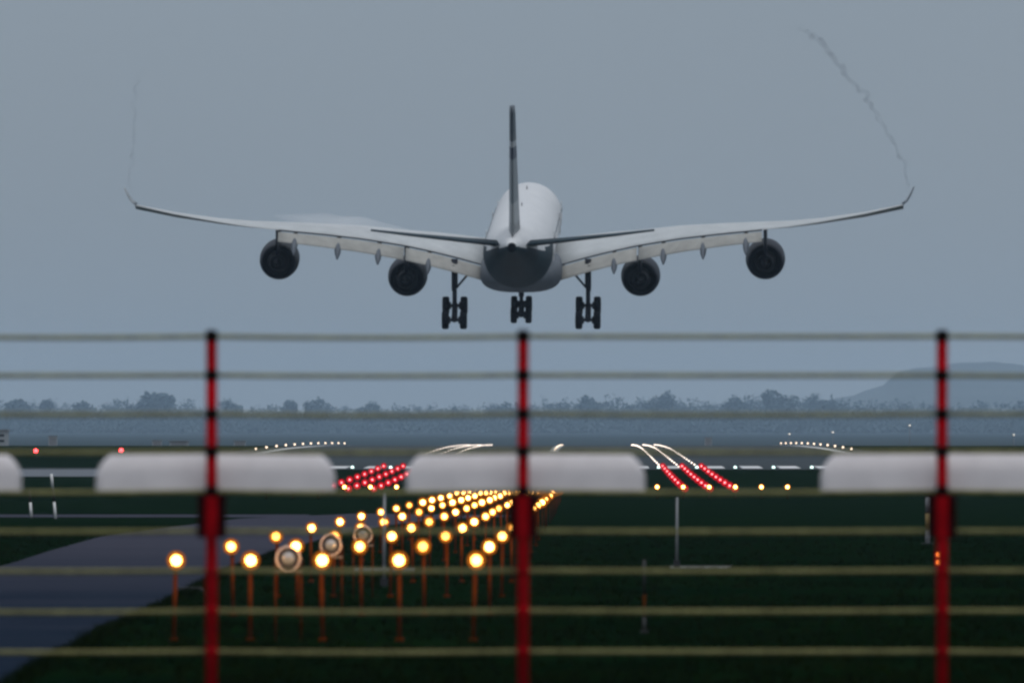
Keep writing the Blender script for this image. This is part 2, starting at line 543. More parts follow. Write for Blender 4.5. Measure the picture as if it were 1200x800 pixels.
tree_words = ['broad round tree at the far left end of the hazy treeline', 'small tree just right of the leftmost broad tree on the skyline',
              'small pointed tree left of the tallest skyline tree at left', 'tallest domed tree on the hazy skyline left of the red post',
              'lower tree leaning against the tallest domed skyline tree', 'small tree on the skyline just right of the leftmost red post',
              'low narrow tree midway along the skyline left of the landing aircraft', 'rounded tree on the skyline below the outer left engine',
              'small tree on the skyline under the left wing root', 'wide tree on the skyline just right of the middle red post',
              'second wide tree on the skyline right of the middle red post', 'rounded tree on the skyline under the outer right engine',
              'broadest tree on the skyline left of the far hill', 'last skyline tree before the far hill on the right']
for i, ((px, py, rx), lab) in enumerate(zip(tree_spots, tree_words)):
    p = P(px, py, 14500)
    t = make_tree('tree', p.z - G(14500), rx * 2.85, 40 + i)
    t.location = (p.x, 14500, G(14500))
    tag(t, lab, 'tree', 'trees on the hazy skyline')

# ------------------------------------------------------------------ far airfield structures
def building(px0, px1, py_top, d, depth, label):
    a, c = P(px0, py_top, d), P(px1, py_top, d)
    z0 = G(d)
    t = empty('building', ((a.x + c.x) / 2, d + depth / 2, z0))
    W, H = c.x - a.x, a.z - z0
    MB().box((0, 0, H / 2 - .5), (W, depth, H + 1)).build('wall', M['wall'], t)
    MB().box((0, 0, H + .12), (W + .3, depth + .3, .24)).build('roof', M['galv'], t)
    n = max(2, int(W / 1.6))
    for k in range(n):
        x = -W / 2 + W * (k + .5) / n
        for zz in (H * .35, H * .72):
            MB().box((x, -depth / 2 - .02, zz), (W / n * .55, .06, H * .16)).build('window', M['glass'], t)
    return tag(t, label, 'building')
building(-60, 8, 505, 1960, 8, 'pale flat-roofed building at the far left edge of the airfield')
def cabinet(px, py, d, w_, h_, label):
    p = P(px, py, d)
    t = empty('equipment_cabinet', (p.x, d, G(d)))
    MB().box((0, 0, h_ * .5), (w_, w_ * .6, h_)).build('body', M['wall'], t)
    MB().box((0, 0, h_ + .05), (w_ * 1.1, w_ * .7, .1)).build('lid', M['galv'], t)
    MB().box((0, -w_ * .3 - .012, h_ * .5), (w_ * .8, .02, h_ * .8)).build('door', M['galv'], t)
    return tag(t, label, 'cabinet', 'white equipment cabinets on the far grass')
cabinet(62, 520, 1900, 1.2, 1.3, 'small white cabinet on the grass above the leftmost gap between boards')
cabinet(184, 520, 1900, 1.3, .7, 'low white cabinet on far grass above the left full board')
cabinet(210, 520, 1880, 2.6, .6, 'wide low white cabinet on far grass just left of a red post')
cabinet(281, 519, 1880, 1.6, .6, 'low white cabinet on far grass just right of the left red post')
cabinet(830, 520, 1900, 1.0, 1.1, 'small pale cabinet on far grass behind the red lights on the right')

# far floodlights in front of the woods
def floodlight(px, py, d, label):
    h = P(px, py, d).z - G(d)
    t = empty('floodlight', (P(px, py, d).x, d, G(d)))
    MB().tube([(0, 0, 0), (0, 0, h)], .06, 8).build('pole', M['galv'], t)
    hd = MB().box((0, -.1, h + .12), (.5, .3, .3)).build('lamp_head', M['galv'], t)
    MB().box((0, -.26, h + .12), (.3, .02, .18)).build('lens', M['e_flood'], hd)
    tag(t, label, 'floodlight', 'far floodlights before the woods')
M['e_flood'] = emit('far floodlight glow', (1.0, .95, .85), 1.6, False)
floodlight(925, 509, 2550, 'faint tall floodlight right of the runway, above its edge lights')
floodlight(976, 507, 2550, 'faint floodlight above the left shoulder of the right white board')
floodlight(1066, 499, 2550, 'tallest faint floodlight just left of the right red post')
floodlight(1188, 510, 2550, 'faint floodlight near the right edge under the hill')

# ------------------------------------------------------------------ lamps
LENS_R = 0.066
def lamp_meshes(h):
    pole = MB()
    pole.tube([(0, 0.06, -.05), (0, 0.06, h - .02)], 0.028, 10)
    pole.tube([(0, 0.06, 0), (0, 0.06, .06)], 0.06, 10)
    head = MB()
    head.lathe([(-.084, LENS_R + .059), (-.02, LENS_R + .052), (.10, .07), (.14, .03)], 'y', (0, 0, h), 20, cap=True)
    head.box((0, 0.06, h - .10), (.05, .05, .10))
    lens = MB()
    halo_r = LENS_R + .056
    lens.lathe([(-.086, halo_r), (-.098, LENS_R + .001)], 'y', (0, 0, h), 20, 1, cap=False)  # ring that imitates the halo around the lens
    lens.lathe([(-.098, LENS_R), (-.112, LENS_R * .8), (-.124, LENS_R * .4), (-.127, .004)], 'y', (0, 0, h), 20, cap=False)
    return pole, head, lens
LH = 1.094
LAMP_W = 14.0
def proto_lamp():
    t = empty('approach_light', (0, 0, 0))
    a, h, l = lamp_meshes(LH)
    a.build('pole', M['orange'], t)
    hd = h.build('lamp_housing', M['housing'], t)
    l.build('lens', [M['e_amber'], M['e_halo']], hd)
    ld = bpy.data.lights.new('lamp_glow', 'POINT')
    ld.energy = LAMP_W
    ld.color = (1.0, .42, .10)
    ld.shadow_soft_size = .05
    lo = bpy.data.objects.new('lamp_glow', ld)
    col.objects.link(lo)
    lo.parent = t
    lo.location = (0, -.50, LH)
    return t
def small_lamp(name, h, e, r, polemat, headmat, rim=None, core=.6):
    """a far lamp as one mesh: pole, housing, glowing lens"""
    b = MB()
    b.tube([(0, .05, -.05), (0, .05, h)], .03, 8, 0)
    b.lathe([(-.07, r + .02), (.05, r * .8), (.09, r * .4)], 'y', (0, 0, h), 14, 1)
    r2 = r * core if rim else r
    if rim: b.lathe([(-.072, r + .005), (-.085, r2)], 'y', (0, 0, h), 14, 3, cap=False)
    b.lathe([(-.086, r2), (-.10, r2 * .6), (-.105, .004)], 'y', (0, 0, h), 14, 2, cap=False)
    return b.build(name, [polemat, headmat, e] + ([rim] if rim else []))
where5 = ['leftmost', 'second from left', 'middle', 'second from right', 'rightmost']
proto = proto_lamp()
def lens_of(t):
    for c in t.children_recursive:
        if c.name.startswith('lens'): return c
M['e_amber_dim'] = emit('dimmer amber lamp light', (1.0, .40, .07), 7.0)
M['e_amber_strong'] = emit('stronger amber lamp light', (1.0, .47, .10), 19.0)
lens_data = [lens_of(proto).data, lens_of(proto).data.copy(), lens_of(proto).data.copy()]
lens_data[1].materials[0] = M['e_amber_dim']
lens_data[2].materials[0] = M['e_amber_strong']
far_amber = small_lamp('approach_light', LH, M['e_amber_far'], .165, M['orange'], M['housing'], M['e_halo'], .5)
used_p = used_f = False
for n in range(20):
    d = 181 + 30 * n
    for k in range(5):
        x, y = RW(k - 2.0 + random.gauss(0, .015), d)
        if n < 9:
            o = proto if not used_p else copy_tree(proto)
            lens_of(o).data = random.choice(lens_data)
            o.rotation_euler = (R(random.gauss(0, 1.2)), R(random.gauss(0, .8)), R(random.gauss(0, 7)))
            used_p = True
        else:
            o = far_amber if not used_f else far_amber.copy()
            if used_f: col.objects.link(o)
            used_f = True
        zg = G(y)
        if d > 560:      # the last rows stand on ever shorter poles
            zg = CAMZ - (34.5 - (d - 570) * .008) * d / FPX - LH
        o.location = (x, y, zg)
        lab = 'amber light on its pole, %s of five in %s row %s' % (
            where5[k], 'nearest' if n == 0 else ordw(n + 1), 'of all' if n == 0 else 'back')
        tag(o, lab, 'lamp', 'amber approach lights in rows of five')

# the crossbar, 21 lamps wide
cb_l = small_lamp('crossbar_light', .70, M['e_amber_far'], .16, M['orange'], M['housing'], M['e_halo'])
cw = 0
for i in range(21):
    x, y = RW((i - 10) * 1.5, 781)
    hidden = 500 < 600 + x * FPX / y < 745
    if hidden: continue
    o = cb_l if cw == 0 else cb_l.copy()
    if cw: col.objects.link(o)
    cw += 1
    o.location = (x, y, G(y))
    side = 'left' if i < 10 else 'right'
    k = i + 1 if i < 10 else 21 - i
    tag(o, 'amber light in the long crossbar before the red lights, %s from its %s end' % (ordw(k), side), 'lamp', 'amber crossbar lights')

# red side rows of three
red_l = small_lamp('side_row_light', .45, M['e_red'], .22, M['dkmetal'], M['dkmetal'], M['e_redhalo'], .27)
first = True
w3 = {0: 'inner', 1: 'middle', 2: 'outer'}
for n in range(1, 10):
    d = 781 + 30 * n
    for s in (-1, 1):
        for k, lat in enumerate((9.3, 10.8, 12.3)):
            x, y = RW(s * lat, d)
            o = red_l if first else red_l.copy()
            if not first: col.objects.link(o)
            first = False
            o.location = (x, y, G(y))
            tag(o, 'red light, %s of three in %s row back, %s side row' % (w3[k], ordw(n), 'left' if s < 0 else 'right'),
                'lamp', 'red side row lights before the runway')

# lamps set into the runway: threshold, touchdown zone, centreline, edge
def inset(name, e, r, z=.12):
    b = MB()
    b.lathe([(0, r * 1.6), (z * .5, r * 1.3), (z * .6, r * .9)], 'z', (0, 0, .03), 12, 0)
    b.lathe([(0, r), (r * .7, r * .85), (r * 1.2, r * .4), (r * 1.3, .01)], 'z', (0, 0, .03 + z * .6), 12, 1, cap=False)
    return b.build(name, [M['dkmetal'], e])
thr = inset('threshold_light', M['e_green'], .13)
first = True
for i in range(-10, 11):
    x, y = RW(i * 3.05, 1081)
    px = 600 + x * FPX / y
    if 488 < px < 745 or px < 120 or px > 970 or 118 < px < 388: continue
    o = thr if first else thr.copy()
    if not first: col.objects.link(o)
    first = False
    o.location = (x, y, G(y))
    tag(o, 'pale light in the line across the runway end, %s to the %s of the centreline' % (ordw(abs(i)), 'left' if i < 0 else 'right'),
        'lamp', 'pale threshold lights')
tdz = inset('touchdown_light', M['e_tdz'], .065, .05)
first = True
for n in range(0, 25):
    d = 1102 + 30 * n
    for s in (-1, 1):
        for k, lat in enumerate((9.4, 10.9, 12.4)):
            x, y = RW(s * lat, d)
            pyy = HORIZ - (G(y) - CAMZ) * FPX / y
            if s < 0 and pyy > 534: continue
            o = tdz if first else tdz.copy()
            if not first: col.objects.link(o)
            first = False
            o.location = (x, y, G(y))
            tag(o, 'white runway light, %s of three in %s row past its end, %s half' % (w3[k], ordw(n + 1), 'left' if s < 0 else 'right'),
                'lamp', 'white touchdown lights on the runway')
cl = inset('centreline_light', M['e_white'], .065, .05)
first = True
for n in range(22):
    d = 1420 + 22 * n
    x, y = RW(0, d)
    o = cl if first else cl.copy()
    if not first: col.objects.link(o)
    first = False
    o.location = (x, y, G(y))
    tag(o, 'white light of the curved centreline string above the middle board, %s from its near end' % ordw(n + 1), 'lamp', 'runway centreline lights')
el = small_lamp('runway_edge_light', .35, M['e_white'], .10, M['dkmetal'], M['dkmetal'])
first = True
for s in (-1, 1):
    for n in range(12):
        d = 1390 + 46 * n
        x, y = RW(s * 30.5, d)
        o = el if first else el.copy()
        if not first: col.objects.link(o)
        first = False
        o.location = (x, y, G(y))
        tag(o, 'small white light along the %s runway edge, %s from its near end' % ('left' if s < 0 else 'right', ordw(n + 1)), 'lamp', 'runway edge lights')

# red obstruction lamps far left
def obst(px, py, d, label):
    p = P(px, py, d)
    h = p.z - G(d)
    t = empty('obstruction_light', (p.x, d, G(d)))
    MB().tube([(0, 0, 0), (0, 0, h - .1)], .05, 8).build('pole', M['pdark'], t)
    b = MB(); b.lathe([(-.16, .15), (0, .19), (.12, .14), (.18, .02)], 'z', (0, 0, h), 14)
    b.build('lamp_globe', M['e_red_hot'], t)
    tag(t, label, 'lamp', 'red obstruction lights at the left')
obst(42, 528, 1240, 'bright red light over the gap left of the left full white board')
obst(142, 527.5, 1240, 'bright red light at the rounded shoulder of the left full white board')

# sequence flashers between the amber lamps, unlit
def make_flasher():
    t = empty('flasher_lamp', (0, 0, 0))
    zc = 1.12
    b = MB()
    b.lathe([(-.10, .165), (-.11, .15), (-.06, .148), (-.02, .10), (.0, .02)], 'y', (0, 0, zc), 28, cap=False)
    b.build('reflector', M['chrome'], t)
    b = MB(); b.lathe([(-.10, .166), (.04, .15), (.16, .08), (.18, .03)], 'y', (0, 0, zc), 24)
    sh = b.build('shell', M['dkmetal'], t)
    b = MB(); b.lathe([(-.065, .10), (-.10, .085), (-.125, .05), (-.132, .004)], 'y', (0, 0, zc), 20, cap=False)
    b.build('lens', M['lens'], t)
    for s in (-1, 1):
        MB().tube([(s * .17, 0.03, -.03), (s * .17, .03, zc)], .014, 8).build('leg', M['orange'], t)
    MB().box((0, .03, zc - .19), (.36, .04, .03)).build('crossbar', M['galv'], t)
    return t
fl = make_flasher()
fw = ['nearest round mirror-backed flasher lamp, between the amber lights of the first row',
      'second round mirror-backed flasher lamp, just behind the nearest one',
      'third round mirror-backed flasher lamp, farthest back among the amber lights',
      ]
for n in range(3):
    o = fl if n == 0 else copy_tree(fl)
    x, y = RW(-.476, 181 + 30 * n)
    o.location = (x, y, G(y))
    tag(o, fw[n], 'lamp', 'round flasher lamps')

# ------------------------------------------------------------------ masts and marker poles on the grass
def mast(px, py0, py1, d, bar0, bar1, label, beam=.03):
    p = P(px, py1, d)
    h = (py1 - py0) * d / FPX
    t = empty('antenna_mast', (p.x, d, 0))
    b = MB(); b.tube([(0, 0, -.05), (0.01, 0, h)], [.036, .026], 10); b.build('pole', M['galv'], t)
    xa, xb = (bar0 - px) * d / FPX, (bar1 - px) * d / FPX
    MB().box(((xa + xb) / 2, -.02, beam), (xb - xa, .09, .06)).build('foot_beam', M['galv'], t)
    MB().box((0, 0, .10), (.14, .14, .16)).build('base_box', M['dkmetal'], t)
    return tag(t, label, 'mast', 'grey masts on the grass')
mast(450, 578, 687, 262, 414, 486, 'grey metal mast with a low flat crossbeam among the amber lights', .345)
mast(793, 582, 665, 309, 785, 857, 'thin grey metal mast alone on the dark grass right of the middle post')
def marker(px, y0, y1, d, bands, r, label, lean=0.0):
    """a striped pole; bands = (fraction, material) from the foot up"""
    p = P(px, y1, d)
    h = (y1 - y0) * d / FPX
    t = empty('marker_pole', (p.x, d, p.z))
    f0 = 0
    for f1, m in bands:
        MB().tube([(lean * h * f0, 0, h * f0 - (.05 if f0 == 0 else 0)), (lean * h * f1, 0, h * f1)], r, 10).build('pole_band', M[m], t)
        f0 = f1
    MB().tube([(0, 0, 0), (0, 0, .03)], r * 2.6, 12).build('foot', M['dkmetal'], t)
    return tag(t, label, 'marker pole', 'striped marker poles')
marker(65.5, 555, 608, 582, ((.38, 'pwhite'), (.70, 'pdark'), (1.0, 'pwhite')), .055, 'tall white and black banded pole in the gap left of the left board', -.10)
marker(37, 574, 606, 590, ((.55, 'pwhite'), (1.0, 'pdark')), .055, 'shorter pole with white foot and black top at the far left', -.08)
marker(755, 655, 741, 191, ((.22, 'pdark'), (.52, 'orange'), (1.0, 'pdark')), .022, 'thin black pole with an orange band on the near dark grass')
marker(1087, 582, 637, 402, ((.3, 'galv'), (.65, 'yellow'), (1.0, 'galv')), .07, 'dull yellow banded pole just left of the right red post')

p = P(1099, 669, 300)
t = empty('signal_lamp', (p.x, 300, p.z))
MB().box((0, 0, .05), (.16, .16, .10)).build('base', M['dkmetal'], t)
MB().box((.03, .03, .25), (.22, .10, .36)).build('housing', M['red'], t)
for z in (.20, .37):
    b = MB(); b.lathe([(-.02, .055), (-.05, .04), (-.06, .004)], 'y', (0, 0, z), 16, cap=False)
    b.build('lens', M['e_signal'], t)
tag(t, 'small twin orange signal lamp peeping out left of the right red post', 'lamp')

p = P(222, 692, 254)
t = empty('cable_cover', (p.x, 254, 0))
MB().box((0, 0, .035), (.46, .5, .07)).build('lid', M['pdark'], t)
MB().box((0, 0, .015), (.52, .56, .03)).build('rim', M['dkmetal'], t)
tag(t, 'low black cover plate at the road edge beside the leftmost amber light', 'cover plate')

# ------------------------------------------------------------------ fence across the view
FD = 100.0
fz = lambda py: CAMZ + (HORIZ - py) * FD / FPX
fx = lambda px: (px - 600) * FD / FPX
fence = empty('fence', (fx(613), FD, 0))
tag(fence, 'out of focus fence of red posts strung with olive cables across the view', 'fence')
fx0 = fx(613)
posts = [-482, -117, 248, 613, 1104, 1595]
wires = [394, 439.5, 485, 529, 575.5, 622, 668.5, 715.5, 763, 810, 857, 900]
for i, px in enumerate(posts):
    x = fx(px) - fx0
    b = MB()
    b.tube([(x, 0, -.15), (x, 0, fz(392))], .042, 14)
    po = b.build('post', M['red'], fence)
    b = MB(); b.lathe([(-.03, .044), (0.0, .045), (.012, .036), (.018, .012)], 'z', (x, 0, fz(389)), 14)
    b.build('cap', M['clamp'], po)
    for q, wy in enumerate(wires):
        b = MB()
        b.lathe([(-.04, .042), (-.034, .0455), (.034, .0455), (.04, .042)], 'z', (x, 0, fz(wy)), 14)
        b.build('clamp', M['clamp'] if q < 5 else M['red'], po)
    b = MB()
    b.box((x, .0, fz(605)), (.088, .10, .30), 0)
    b.box((x - .074, .02, fz(605)), (.06, .08, .31), 1)
    b.box((x + .074, .02, fz(605)), (.06, .08, .31), 1)
    b.box((x, .10, fz(583)), (.22, .03, .05), 1)
    b.build('bracket', [M['red'], M['darkred']], po)
for wy in wires:
    b = MB()
    pts = []
    for i in range(len(posts) - 1):
        a, c = fx(posts[i]) - fx0, fx(posts[i + 1]) - fx0
        sag = random.uniform(.002, .012)
        for k in range(8):
            f = k / 8
            pts.append((a + (c - a) * f, .050, fz(wy) - sag * 4 * f * (1 - f)))
    pts.append((fx(posts[-1]) - fx0, .050, fz(wy)))
    b.tube(pts, .0165, 8)
    b.build('cable', M['wire'], fence)

def board(px, label):
    """a rounded cover: flat back, front swelling out towards the foot, round shoulders"""
    W, H, Rr, D = 1.765, .318, .215, .22
    b = MB()
    rings = []
    for i in range(21):
        t = sin(pi / 2 * i / 20)
        z = H * t
        w2 = W / 2 - (Rr - sqrt(max(0, Rr * Rr - max(0, z - (H - Rr)) ** 2)) if z > H - Rr else 0)
        if i == 20: w2 = W / 2 - Rr
        dep = max(.006, D * (1 - t ** 2) ** .5)
        ring = [Vector((w2, .03, z)), Vector((-w2, .03, z))]
        rc = min(.07, dep * .8)
        for j in range(7):
            a = pi / 2 * j / 6
            ring.append(Vector((-w2 + rc - rc * cos(a), -(dep - rc) - rc * sin(a), z)))
        for j in range(7):
            a = pi / 2 * j / 6
            ring.append(Vector((w2 - rc + rc * sin(a), -(dep - rc) - rc * cos(a), z)))
        rings.append(ring[::-1])
    b.loft(rings, 0, True, True)
    t = b.build('marker_board', M['board'])
    t.location = (fx(px), FD + .33, fz(578.5))
    tag(t, label, 'board', 'white rounded boards on the fence posts')
board(-117, 'white round-shouldered board cut off by the left edge of the view')
board(252, 'white round-shouldered board behind the left red post')
board(616, 'white round-shouldered board behind the middle red post')
board(1103, 'white round-shouldered board behind the right red post')
board(1595, 'white round-shouldered board beyond the right edge of the view')

# ------------------------------------------------------------------ the landing aircraft
D0 = 1110.0
plane = empty('airliner', ((611 - 600) * D0 / FPX, D0, CAMZ + 18.15), (R(5.0), 0, R(-1.26)))
tag(plane, 'white four-engined airliner with dark tail landing over the runway, seen from behind', 'airliner')

# fuselage: (y, radius, centre height)
FS = [(40, .05, -.5), (39.3, .9, -.45), (38, 1.6, -.35), (36, 2.2, -.2), (33.5, 2.6, -.08), (31, 2.78, 0), (28, 2.82, 0), (10, 2.82, 0), (-5, 2.82, 0),
      (-11, 2.82, 0), (-13.5, 2.80, .03), (-16, 2.74, .12), (-18.5, 2.60, .26), (-21, 2.40, .44), (-23.5, 2.16, .68), (-26, 1.88, .97), (-28, 1.63, 1.22),
      (-30, 1.35, 1.48), (-31.5, 1.12, 1.68), (-33, .86, 1.86), (-34.3, .60, 1.98), (-35, .45, 2.04), (-35.4, .36, 2.06)]
rings = []
for y, r, zc in FS:
    rings.append([Vector((r * cos(a), y, zc + r * sin(a))) for a in (2 * pi * j / 48 for j in range(48))])
b = MB()
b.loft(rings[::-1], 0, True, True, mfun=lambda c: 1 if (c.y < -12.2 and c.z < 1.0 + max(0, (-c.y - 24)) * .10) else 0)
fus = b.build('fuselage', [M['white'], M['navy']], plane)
b = MB()
b.lathe([(-35.7, .24), (-35.62, .30), (-35.38, .31)], 'y', (0, 0, 2.06), 20, cap=True)
b.build('exhaust', M['duct'], fus)
for yy, hh in ((22, .30), (2, .26)):
    MB().loft([[Vector((dx * .05, yy + dy * .35, 2.80)) for dx, dy in ((1, 0), (0, 1), (-1, 0), (0, -1))],
               [Vector((dx * .03, yy - .2 + dy * .18, 2.82 + hh)) for dx, dy in ((1, 0), (0, 1), (-1, 0), (0, -1))]], 0, False).build('antenna', M['gear'], fus)
# cabin window rows and doors along both flanks
for s in (-1, 1):
    b = MB()
    for i in range(96):
        y = 31 - i * .53
        if abs(y - 20) < .8 or abs(y + 2) < .8: continue
        z = .55
        x = s * (sqrt(2.82 ** 2 - z * z) + .004) if y > -11 else None
        if x is None: continue
        b.box((x, y, z), (.012, .23, .34))
    b.build('window_row', M['glass'], fus)
    for y in (33.0, 20.0, -2.0, -10.0):
        zz = .1
        d_ = MB(); d_.box((s * (2.81 if y < 30 else 2.66), y, zz), (.06, 1.07, 1.9)); d_.build('door', M['white'], fus)

# belly fairing
rings = []
for y, hw, zb, zt in ((18, .6, -2.7, -2.3), (16, 2.2, -3.1, -1.5), (13.5, 3.0, -3.6, -.9), (9, 3.40, -3.98, -.75), (2, 3.40, -4.02, -.75), (-3, 3.3, -3.95, -.9),
                      (-6, 2.75, -3.5, -1.2), (-9, 1.6, -2.95, -1.9), (-10.5, .4, -2.8, -2.5)):
    ring = []
    zc, hz = (zb + zt) / 2, (zt - zb) / 2
    for j in range(32):
        a = 2 * pi * j / 32
        cx_, sz_ = cos(a), sin(a)
        ring.append(Vector((hw * math.copysign(abs(cx_) ** .72, cx_), y, zc + hz * math.copysign(abs(sz_) ** .72, sz_))))
    rings.append(ring)
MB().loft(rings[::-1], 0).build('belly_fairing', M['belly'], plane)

# lifting surfaces
AF = [(1, 0), (.85, .022), (.65, .046), (.45, .060), (.28, .060), (.14, .047), (.05, .030), (.0, 0), (.05, -.026), (.14, -.036), (.28, -.042),
      (.45, -.040), (.65, -.028), (.85, -.012), (1, -.004)]
def af_ring(x, le, te, zte, inc, t, s=1, vertical=False):
    """airfoil between leading edge y=le and trailing edge y=te, hinged at the trailing edge"""
    ch = le - te
    ring = []
    for c_, h_ in AF:
        u = (1 - c_) * ch               # metres ahead of the trailing edge
        v = h_ * ch * t / .11
        y = te + u * cos(R(inc)) - v * sin(R(inc))
        z = zte + u * sin(R(inc)) + v * cos(R(inc))
        ring.append(Vector((s * x, y, z)))
    return ring
WS = [(2.3, 13.2, .85, -2.22, 4.6, .14), (5.0, 11.35, .55, -1.42, 4.2, .128), (7.4, 9.8, .25, -.80, 3.7, .118), (9.5, 8.4, 0.0, -.33, 3.0, .112),
      (13.0, 6.1, -1.9, .38, 1.9, .108), (16.2, 4.05, -3.2, .84, 1.1, .105), (19.4, 1.95, -4.6, 1.25, .2, .10), (22.0, .25, -5.55, 1.60, -1.5, .10),
      (24.5, -1.4, -6.5, 2.05, -3.2, .10), (28.0, -3.65, -7.7, 2.78, -5.8, .11), (31.2, -5.75, -8.85, 3.58, -8.0, .125)]
def ws(x):
    for a, c in zip(WS, WS[1:]):
        if a[0] <= x <= c[0]:
            f = (x - a[0]) / (c[0] - a[0])
            return [a[i] + f * (c[i] - a[i]) for i in range(6)]
    return list(WS[-1])
for s in (-1, 1):
    order = 1 if s > 0 else -1
    b = MB()
    rings = [af_ring(*q, s=s) for q in WS]
    b.loft(rings if s < 0 else [r[::-1] for r in rings], 0, True, True)
    wing = b.build('wing', M['wingtop'], plane)
    # winglet; shade on the right one's outer face is put into its darker grey
    wl = []
    for (x, le, te, z) in ((31.2, -5.9, -8.8, 3.62), (31.5, -6.5, -8.95, 3.85), (31.75, -7.2, -9.2, 4.3), (32.05, -8.2, -9.7, 5.05)):
        ring = []
        for c_, h_ in AF:
            u = (1 - c_) * (le - te)
            ring.append(Vector((s * (x - h_ * (le - te) * .8), te + u, z)))
        wl.append(ring)
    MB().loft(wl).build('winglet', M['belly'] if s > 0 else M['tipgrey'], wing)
    # dark strip along the flap line, standing in for the gap's shade
    b = MB()
    for x0 in [2.9 + i * (16.8 / 24) for i in range(24)]:
        pa, pb = ws(x0), ws(x0 + 16.8 / 24)
        k = len(b.v)
        for q in (pa, pb):
            for dy, dz in ((.10, .03), (-.05, .035), (-.05, -.085), (.10, -.09)):
                b.v.append((s * q[0], q[2] + dy, q[3] + dz))
        for f in ((0, 1, 5, 4), (1, 2, 6, 5), (2, 3, 7, 6), (3, 0, 4, 7)):
            b.face([k + i for i in f])
    b.build('flap_gap', M['wingedge'], wing)
    # flaps, inner and outer, drooped
    for fa, fb, ch0, ch1 in ((3.0, 9.45, 2.15, 2.0), (9.6, 19.7, 2.0, 1.55)):
        rings = []
        n = 8
        for i in range(n + 1):
            f = i / n
            q = ws(fa + (fb - fa) * f)
            ch = ch0 + (ch1 - ch0) * f
            ring = []
            dl = R(-27)
            for c_, h_ in AF:
                u, v = c_ * ch, h_ * ch * 1.15
                y = q[2] - .08 - u * cos(dl) + v * sin(dl)
                z = q[3] - .16 + u * sin(dl) + v * cos(dl)
                ring.append(Vector((s * q[0], y, z)))
            rings.append(ring)
        MB().loft(rings).build('flap', M['flap'], wing)
    # flap track fairings under the flaps
    for x in (7.6, 14.9, 12.0 - .35, 18.4):
        q = ws(x)
        b = MB()
        rings = []
        for u, hw, hz, zz in ((3.6, .05, .05, -.55), (2.4, .22, .32, -.62), (.8, .30, .46, -.75), (-.6, .30, .48, -1.05), (-1.8, .24, .42, -1.50), (-2.7, .10, .2, -1.95), (-3.0, .03, .05, -2.1)):
            ring = []
            for j in range(14):
                a = 2 * pi * j / 14
                ring.append(Vector((s * x + hw * cos(a), q[2] + u, q[3] + zz * .8 + hz * sin(a))))
            rings.append(ring)
        b.loft(rings[::-1])
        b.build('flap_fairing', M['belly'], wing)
    # engines
    for x, y, z in ((9.62, 9.4, -3.57), (19.95, 2.75, -1.70)):
        b = MB()
        b.lathe([(3.2, 1.34), (3.35, 1.42), (3.3, 1.50), (2.7, 1.60), (1.2, 1.63), (-.4, 1.58), (-1.6, 1.45), (-2.4, 1.30), (-2.42, 1.25), (-1.5, 1.24),
                 (0, 1.26), (2.6, 1.30), (3.2, 1.34)], 'y', (s * x, y, z), 40, cap=False)
        eng = b.build('engine', M['nacelle'], plane)
        b = MB(); b.lathe([(-1.2, 1.25), (-1.25, .85)], 'y', (s * x, y, z), 32, cap=False)
        b.build('fan_duct', M['duct'], eng)
        b = MB(); b.lathe([(-1.0, .92), (-2.4, .86), (-3.3, .66), (-3.5, .60), (-3.5, .56), (-2.6, .55), (-2.6, .3)], 'y', (s * x, y, z), 32, cap=False)
        b.build('core_cowl', M['hot'], eng)
        b = MB(); b.lathe([(-2.6, .36), (-3.6, .30), (-4.2, .12), (-4.4, .02)], 'y', (s * x, y, z), 24)
        b.build('exhaust_plug', M['hot'], eng)
        b = MB(); b.lathe([(2.6, 1.3), (2.5, .4), (3.0, .25), (3.3, .02)], 'y', (s * x, y, z), 32, cap=False)
        b.build('fan', M['duct'], eng)
        q = ws(x)
        zl = q[3] + (q[1] - q[2]) * sin(R(q[4]))
        rings = []
        for yy, hw, zb, zt in ((y + 2.6, .08, z + 1.45, z + 1.60), (y + 1.2, .16, z + 1.4, z + 1.98), (q[1] - .2, .16, z + 1.0, zl + .1), (q[1] - 2.2, .14, z + .6, zl - .15),
                               (q[1] - 4.2, .06, min(z + 1.6, q[3] - .1), q[3] + .0)):
            zb = min(zb, zt - .1)
            rings.append([Vector((s * x + hw * dx, yy, zb + (zt - zb) * dz)) for dx, dz in ((1, 0), (1, 1), (-1, 1), (-1, 0))])
        MB().loft(rings[::-1], 0, False).build('pylon', M['nacelle'], plane)

# tailplane and fin
for s in (-1, 1):
    st = [(.6, -24.6, -31.6, 1.95, -3.6, .085), (4.0, -27.0, -32.4, 2.36, -3.7, .082), (8.0, -29.6, -33.2, 2.86, -3.9, .08), (11.25, -31.6, -33.9, 3.30, -4.0, .08)]
    MB().loft([af_ring(*q, s=s) for q in st]).build('tailplane', M['navy'], plane)
rings = []
for z, le, te, t in ((2.3, -19.5, -33.4, .058), (4.0, -22.0, -33.6, .062), (6.5, -24.9, -34.0, .07), (9.5, -28.4, -34.5, .085), (12.6, -31.4, -35.0, .12), (13.15, -32.3, -35.0, .14)):
    ring = []
    for c_, h_ in AF[:8] + [(c, -h) for c, h in AF[:8][::-1][1:-1]]:
        ring.append(Vector((h_ * (le - te) * t / .11, te + (1 - c_) * (le - te), z)))
    rings.append(ring)
finm = bpy.data.materials.new('banded fin paint')
finm.use_nodes = True
fn = finm.node_tree
tcn = fn.nodes.new('ShaderNodeTexCoord'); sp = fn.nodes.new('ShaderNodeSeparateXYZ'); mp = fn.nodes.new('ShaderNodeMapRange'); rp = fn.nodes.new('ShaderNodeValToRGB')
mp.inputs['From Min'].default_value = 2.0; mp.inputs['From Max'].default_value = 13.2
